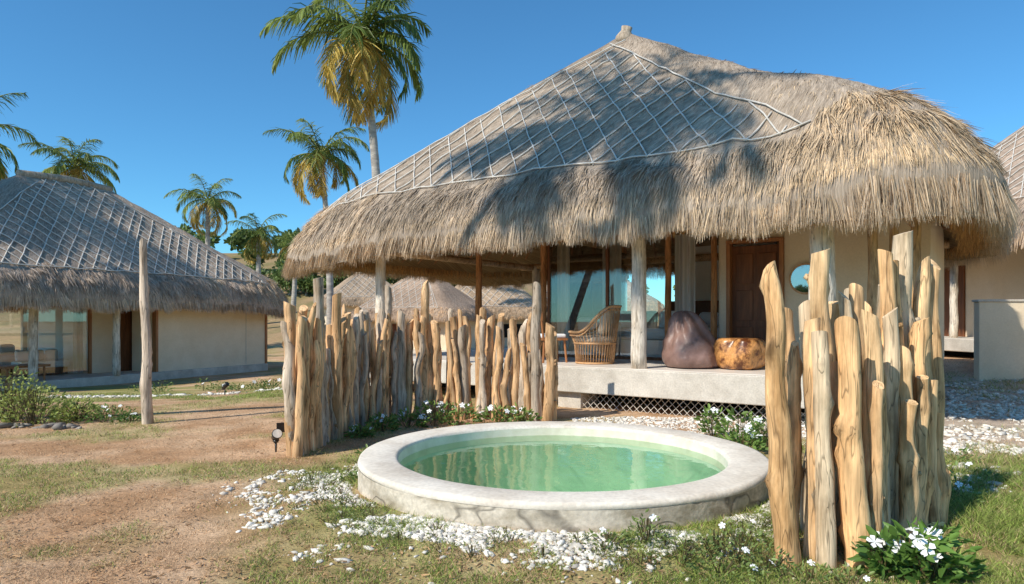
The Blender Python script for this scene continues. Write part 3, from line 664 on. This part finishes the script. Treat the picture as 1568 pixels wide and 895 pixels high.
V,F,C=dirblades(np.stack([x,y,G(x,y)+.012],1),D,W,R.uniform(.015,.055,n),R.uniform(.004,.013,n),R.uniform(0,.2,n),np.array([.44,.27,.14])*R.uniform(.4,1.7,(n,1)))
mesh_np('dry_leaf_litter',V,F,M_grass,C)
# ---------------------------------------------------------------- LEAFY PLANTS
def leafmesh(cen,dirs,size,C,asp=.42):
    n=len(cen);D=dirs/np.linalg.norm(dirs,axis=1)[:,None];up=R.normal(0,1,(n,3));W=np.cross(D,up);W/=np.linalg.norm(W,axis=1)[:,None]
    Nn=np.cross(W,D);s=size[:,None]
    V=np.stack([cen,cen+D*s*.35+W*s*asp*.5+Nn*s*.05,cen+D*s*.75+W*s*asp*.35,cen+D*s-Nn*s*.12,cen+D*s*.75-W*s*asp*.35,cen+D*s*.35-W*s*asp*.5+Nn*s*.05],1).reshape(-1,3)
    o=(np.arange(n)*6)[:,None];F=np.stack([o+np.array([[0,1,2,3]]),o+np.array([[0,3,4,5]])],1).reshape(-1,4)
    return V,F,np.repeat(C,6,axis=0)
def shrub(name,clumps,nl,ls,nfl,c1=(.06,.14,.025),c2=(.20,.34,.07),fs=.03):
    par=empty(name,(0,0,0));P=[];Dd=[];S=[];Cc=[];FV=B();st=B()
    for (x,y,r,h) in clumps:
        g=float(G(x,y));n=int(nl)
        a=R.uniform(0,6.28,n);q=np.sqrt(R.rand(n))*r;zz=R.rand(n)**.8*h*(1-.5*(q/r)**2)
        P.append(np.stack([x+q*np.cos(a),y+q*np.sin(a),g+zz],1))
        Dd.append(np.stack([np.cos(a)*(.4+q/r),np.sin(a)*(.4+q/r),R.uniform(-.1,1.1,n)],1)+R.normal(0,.4,(n,3)))
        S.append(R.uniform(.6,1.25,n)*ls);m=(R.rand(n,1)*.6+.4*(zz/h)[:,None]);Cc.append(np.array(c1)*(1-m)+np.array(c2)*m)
        for k in range(int(nl/9)):
            a=R.uniform(0,6.28);q=R.rand()*r*.8;st.add(*tube([(x+.2*q*math.cos(a),y+.2*q*math.sin(a),g-.01),(x+q*math.cos(a),y+q*math.sin(a),g+h*.85*(1-.4*q/r))],.003,4),c=(.14,.11,.05))
        for k in range(nfl):
            a=R.uniform(0,6.28);q=math.sqrt(R.rand())*r*.95;c=Vector((x+q*math.cos(a),y+q*math.sin(a),g+h*(1.04-.45*(q/r)**2)*R.uniform(.8,1.04)))
            nrm=Vector((R.normal(0,.4)-.1,R.normal(0,.4)-.6,.8)).normalized();t=nrm.cross(Vector((1,0,0))).normalized();u=nrm.cross(t);f0=fs*R.uniform(.75,1.2)
            for j in range(5):
                b0=2*math.pi*j/5;d=lambda an,rr,up:tuple(c+(t*math.cos(an)+u*math.sin(an))*rr+nrm*up)
                FV.add([d(b0,0,0),d(b0-.5,f0*.6,.004),d(b0-.4,f0,.006),d(b0+.1,f0*1.1,.0),d(b0+.5,f0*.8,.004)],[(0,1,2,3,4)])
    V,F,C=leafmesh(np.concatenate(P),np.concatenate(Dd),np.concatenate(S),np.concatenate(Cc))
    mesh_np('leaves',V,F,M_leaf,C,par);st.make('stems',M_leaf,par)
    if nfl: FV.make('flowers',M_flower,par)
    return par
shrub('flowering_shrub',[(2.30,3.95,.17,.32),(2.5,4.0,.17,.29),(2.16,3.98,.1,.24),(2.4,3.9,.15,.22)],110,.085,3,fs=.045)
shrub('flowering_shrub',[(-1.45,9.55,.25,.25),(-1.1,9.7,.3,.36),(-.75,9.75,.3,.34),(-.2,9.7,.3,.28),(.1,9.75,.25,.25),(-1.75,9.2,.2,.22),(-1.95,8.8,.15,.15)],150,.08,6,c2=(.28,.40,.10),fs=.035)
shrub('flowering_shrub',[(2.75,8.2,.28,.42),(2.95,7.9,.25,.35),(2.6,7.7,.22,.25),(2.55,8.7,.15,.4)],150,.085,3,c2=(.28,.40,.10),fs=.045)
shrub('weed_patch',[(1.0,4.05,.22,.16),(1.25,4.15,.2,.2),(1.45,4.3,.2,.16),(.85,4.3,.12,.2),(1.5,4.0,.15,.14),(1.2,3.95,.2,.1),(1.7,3.9,.2,.08),(.6,4.3,.15,.08),(1.9,3.85,.2,.08),(1.35,4.05,.2,.22)],120,.032,1,c1=(.10,.16,.04),c2=(.30,.38,.12),fs=.022)
shrub('weed_patch',[(3.9,6.0,.2,.15),(4.3,6.6,.3,.12),(4.2,5.2,.2,.12),(3.6,5.6,.2,.15),(4.7,7.3,.25,.14),(-1.4,6.3,.15,.08),(-1.5,7.6,.2,.1)],60,.05,1,c2=(.28,.38,.12),fs=.03)
cl=[(float(PC[0]+(1.95+R.uniform(0,.5))*math.cos(a)),float(PC[1]+(1.95+R.uniform(0,.5))*math.sin(a)),R.uniform(.06,.16),R.uniform(.03,.09)) for a in np.radians(R.uniform(150,320,80))]
shrub('ground_cover',cl,45,.02,0,c1=(.12,.16,.04),c2=(.32,.36,.12))
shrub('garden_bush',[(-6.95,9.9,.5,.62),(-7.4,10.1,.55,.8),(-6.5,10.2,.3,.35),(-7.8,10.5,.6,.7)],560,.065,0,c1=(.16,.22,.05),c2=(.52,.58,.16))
shrub('flowering_shrub',[(-6.0,10.1,.3,.2),(-6.2,10.6,.3,.25),(-5.7,10.2,.15,.12)],160,.05,3,fs=.03)
cl=[(x,18.5+R.uniform(-1,1.2),R.uniform(.1,.3),R.uniform(.1,.35)) for x in R.uniform(-10,-4.6,16)]
shrub('low_planting',[tuple(map(float,c)) for c in cl],60,.07,1,c2=(.28,.36,.1),fs=.05)
# ---------------------------------------------------------------- PALMS
def palm(base,top,cr,nf=24,seed=0,tr=.16,bend=(0,0),yel=.3):
    rs=np.random.RandomState(seed);par=empty('palm_tree',base);bx=Vector(base);tp=Vector(top)-bx;b=B();pts=[];rad=[]
    for i in range(40):
        t=i/39;p=tp*t+Vector((bend[0],bend[1],0))*math.sin(math.pi*t);pts.append(p);rad.append(tr*(1.35-.65*t if t>.08 else 1.9-6*t)*(1+.06*(i%2)))
    b.add(*tube(pts,rad,12));b.make('trunk',M_palmtrunk,par,True)
    LP=[];LD=[];LL=[];LC=[];rb=B()
    for i in range(nf):
        az=i*2.39996+rs.uniform(-.35,.35);q=(i+.5)/nf;el=math.radians(80-118*q**.85+rs.uniform(-12,12));L=cr*1.25*rs.uniform(.8,1.1);m=16
        p=tp.copy();ps=[p.copy()];h=Vector((math.cos(az),math.sin(az),0));e=el;dr_=rs.uniform(.8,1.25)
        for k in range(m):
            e-= (.085+.05*q)*(.4+k/m*1.5)*dr_;p=p+(h*math.cos(e)+Vector((0,0,1))*math.sin(e))*(L/m);ps.append(p.copy())
        rb.add(*tube(ps,[cr*.012*(1.3-j/m) for j in range(m+1)],4,False),c=(.36,.36,.10))
        side=h.cross(Vector((0,0,1)))
        c0=np.array([.08,.14,.03]);c1=np.array([.26,.31,.065]);cy=np.array([.64,.47,.12])
        mm=rs.rand();base_c=c0*(1-mm)+c1*mm
        if q>.6 and rs.rand()<yel*1.8: base_c=cy*rs.uniform(.55,1)
        nl=50
        for j in range(nl):
            t=(j+1)/(nl+1);t=.12+.88*t;f=t*m;k=min(int(f),m-1);pp=ps[k].lerp(ps[k+1],f-k);tan=(ps[k+1]-ps[k]).normalized()
            ll=cr*.34*math.sin(math.pi*min(1,(t*.86+.12)))**.6
            for sd in(-1,1):
                d=side*sd*(1-.35*t)+tan*(.35+.7*t)+Vector((0,0,-.5+rs.normal(0,.28)))
                LP.append(pp);LD.append(d.normalized());LL.append(ll*rs.uniform(.75,1.12));LC.append(base_c*rs.uniform(.7,1.4))
    n=len(LP);P_=np.array(LP);D=np.array(LD);Wd=np.cross(D,np.array([0,0,1.]));Wd/=np.linalg.norm(Wd,axis=1)[:,None]+1e-6
    Wd+=rs.normal(0,.5,(n,3));Wd/=np.linalg.norm(Wd,axis=1)[:,None]
    V,F,C=dirblades(P_,D,Wd,np.array(LL),np.full(n,cr*.019),rs.uniform(.3,.9,n),np.array(LC))
    mesh_np('leaflets',V,F,M_leaf,C,par);rb.make('frond_ribs',M_leaf,par,True)
    cb=B()
    for k in range(9):
        a=k*.7*2;o=Vector((math.cos(a)*.22,math.sin(a)*.22,-.28-.1*(k%3)))*(cr/3.2)+tp
        V=[];F=[]
        for ii in range(5):
            th=math.pi*(ii+.5)/5
            for jj in range(8): V.append(o+Vector((math.sin(th)*math.cos(jj*.785),math.sin(th)*math.sin(jj*.785),math.cos(th)*1.2))*.14*(cr/3.2))
        for ii in range(4):
            for jj in range(8): F.append((ii*8+jj,ii*8+(jj+1)%8,(ii+1)*8+(jj+1)%8,(ii+1)*8+jj))
        cb.add(V,F,(.45,.32,.08))
    cb.make('coconuts',M_leaf,par,True)
palm((-5.2,27,-.6),(-5.9,27,12.6),3.2,32,1,.17,(.25,0),.3)
palm((-9.6,36,-.6),(-10.1,36,10.2),2.5,24,2,.16,(.2,0),.5)
palm((-24.8,55,.5),(-24.5,55,11.1),2.6,22,3,.2,(.1,0),.5)
palm((-22.5,60,.9),(-22.3,60,9.0),2.5,24,4,.22,(.1,0))
palm((-21.2,66,2.0),(-21.0,66,8.6),2.0,20,14,.2,(.1,0))
palm((-26,40,-.5),(-25.6,40,10.4),2.5,26,5,.2)
palm((-25,30,-.5),(-24.3,30,9.4),2.8,24,6,.17)
palm((-13,8.3,0),(-8.9,3.1,18.0),3.3,26,8,.12,(-.3,0))
palm((-14,12,0),(-25.5,13.5,17.5),3.4,26,9,.16,(-.3,0))
# ---------------------------------------------------------------- BACKGROUND TREES
def treemass(name,clumps,nper,ls,c1=(.06,.11,.03),c2=(.24,.31,.09)):
    par=empty(name);P=[];D=[];S=[];C=[];tb=B()
    for (x,y,r,h) in clumps:
        g=float(G(x,y))
        tb.add(*tube([(x,y,g-.2),(x+.1*r,y,g+h*.35),(x,y+.1*r,g+h*.7)],[r*.07,r*.05,r*.02],6),c=(.2,.15,.1))
        for k in range(9):
            a=R.uniform(0,6.28);rr=r*R.uniform(.2,.75);cz=g+h*R.uniform(.4,.85);cr=r*R.uniform(.3,.5)
            cx,cy=x+rr*math.cos(a),y+rr*math.sin(a)
            tb.add(*tube([(x,y,g+h*.35),(cx,cy,cz)],[r*.03,r*.01],5),c=(.2,.15,.1))
            n=nper//9;v=R.normal(0,1,(n,3));v/=np.linalg.norm(v,axis=1)[:,None];q=R.rand(n)**.4
            P.append(np.stack([cx+v[:,0]*cr*q,cy+v[:,1]*cr*q,cz+v[:,2]*cr*q*.8],1));D.append(v+R.normal(0,.6,(n,3)));S.append(R.uniform(.6,1.3,n)*ls)
            m=R.rand(n,1)*.7+.3*(v[:,2:]*.5+.5);C.append((np.array(c1)*(1-m)+np.array(c2)*m)*R.uniform(.7,1.2))
    V,F,CC=leafmesh(np.concatenate(P),np.concatenate(D),np.concatenate(S),np.concatenate(C),.6)
    mesh_np('leaves',V,F,M_leaf,CC,par);tb.make('branches',M_palmtrunk,par)
cl=[(x,y,R.uniform(1.6,3.0),R.uniform(2.2,3.8)) for x,y in zip(np.linspace(-34,-4,17),R.uniform(72,94,17))]
treemass('background_trees',cl,1300,.42)
cl=[(x,y,R.uniform(2,3.5),R.uniform(3.5,5.5)) for x,y in zip(np.linspace(-60,60,26),R.uniform(95,130,26))]
treemass('background_trees',cl,900,.7)
cl=[(-26.0,58,2.0,5.2),(-28.5,56,1.8,4.0),(-33,58,3,6)]
treemass('background_trees',cl,2400,.33)
cl=[(-14.5,50,.9,1.5),(-7.5,51,1.0,1.6),(-4,52,1.4,2.4),(0,55,1.6,3)]
treemass('background_trees',cl,900,.25,c1=(.14,.14,.05),c2=(.40,.36,.15))
cl=[(x,y,R.uniform(1.8,3.5),R.uniform(4,7)) for x,y in zip(np.linspace(-34,30,16),R.uniform(-26,-18,16))]
treemass('background_trees',cl,1200,.4)
# ---------------------------------------------------------------- GARDEN SPOTLIGHT
sp=empty('garden_spotlight',(-2.68,7.75,0),.5)
b=B();b.add(*tube([(0,0,-.05),(0,0,.12)],[.008,.014],8));b.add(*boxvf((0,0,.12),(.05,.03,.03)));b.add(*tube([(-.03,0,.12),(-.03,.0,.19)],.006,6));b.add(*tube([(.03,0,.12),(.03,0,.19)],.006,6))
b.add(*tube([(0,.09,.14),(0,.05,.155),(0,-.05,.20),(0,-.09,.22)],[.03,.042,.05,.058],16));b.make('lamp_body',M_black,sp,True)
b=B();b.add(*tube([(0,-.092,.221),(0,-.096,.223)],.05,16));b.make('lens',M_curtain,sp)
b=B();b.add(*boxvf((.07,.02,.27),(.12,.012,.11)));o=b.make('solar_panel',M_black,sp)
sp2=empty('garden_spotlight',(-6.9,16.4,float(G(-6.9,16.4))),.9)
b=B();b.add(*tube([(0,0,-.05),(0,0,.14)],.014,8));b.add(*tube([(0,.1,.14),(0,.05,.16),(0,-.06,.24),(0,-.1,.27)],[.03,.045,.055,.06],14));b.make('lamp_body',M_black,sp2,True)
# ---------------------------------------------------------------- LIGHT
el=math.radians(43);az=(-.76,-.65);l=math.hypot(*az);sdir=Vector((az[0]/l*math.cos(el),az[1]/l*math.cos(el),math.sin(el)))
sun=bpy.data.lights.new('sun','SUN');sun.energy=5.0;sun.angle=math.radians(.5);sun.color=(1,.93,.81)
so=bpy.data.objects.new('sun',sun);link(so);so.rotation_euler=(-sdir).to_track_quat('-Z','Y').to_euler()
w=bpy.data.worlds.new('World');scene.world=w;w.use_nodes=True;nt=w.node_tree
sk=nt.nodes.new('ShaderNodeTexSky');sk.sky_type='NISHITA';sk.sun_disc=False;sk.sun_elevation=el;sk.sun_rotation=math.atan2(az[0],az[1])%(2*math.pi)
sk.air_density=.9;sk.dust_density=.1;sk.ozone_density=2.0
mxs=nt.nodes.new('ShaderNodeMix');mxs.data_type='RGBA';mxs.blend_type='MULTIPLY';mxs.inputs[0].default_value=1;mxs.inputs[7].default_value=(.46,.95,1.17,1)
nt.links.new(sk.outputs[0],mxs.inputs[6])
nt.links.new(mxs.outputs[2],nt.nodes['Background'].inputs[0]);nt.nodes['Background'].inputs[1].default_value=.145
# ---------------------------------------------------------------- CAMERA
cam=bpy.data.cameras.new('camera');co=bpy.data.objects.new('camera',cam);link(co)
co.location=(0,0,1.5);co.rotation_euler=(math.pi/2,0,0);cam.sensor_width=36;cam.lens=24.0;cam.shift_y=.0271;cam.clip_end=2000;cam.clip_start=.05
scene.camera=co
scene.view_settings.view_transform='Standard';scene.view_settings.look='None';scene.view_settings.exposure=0
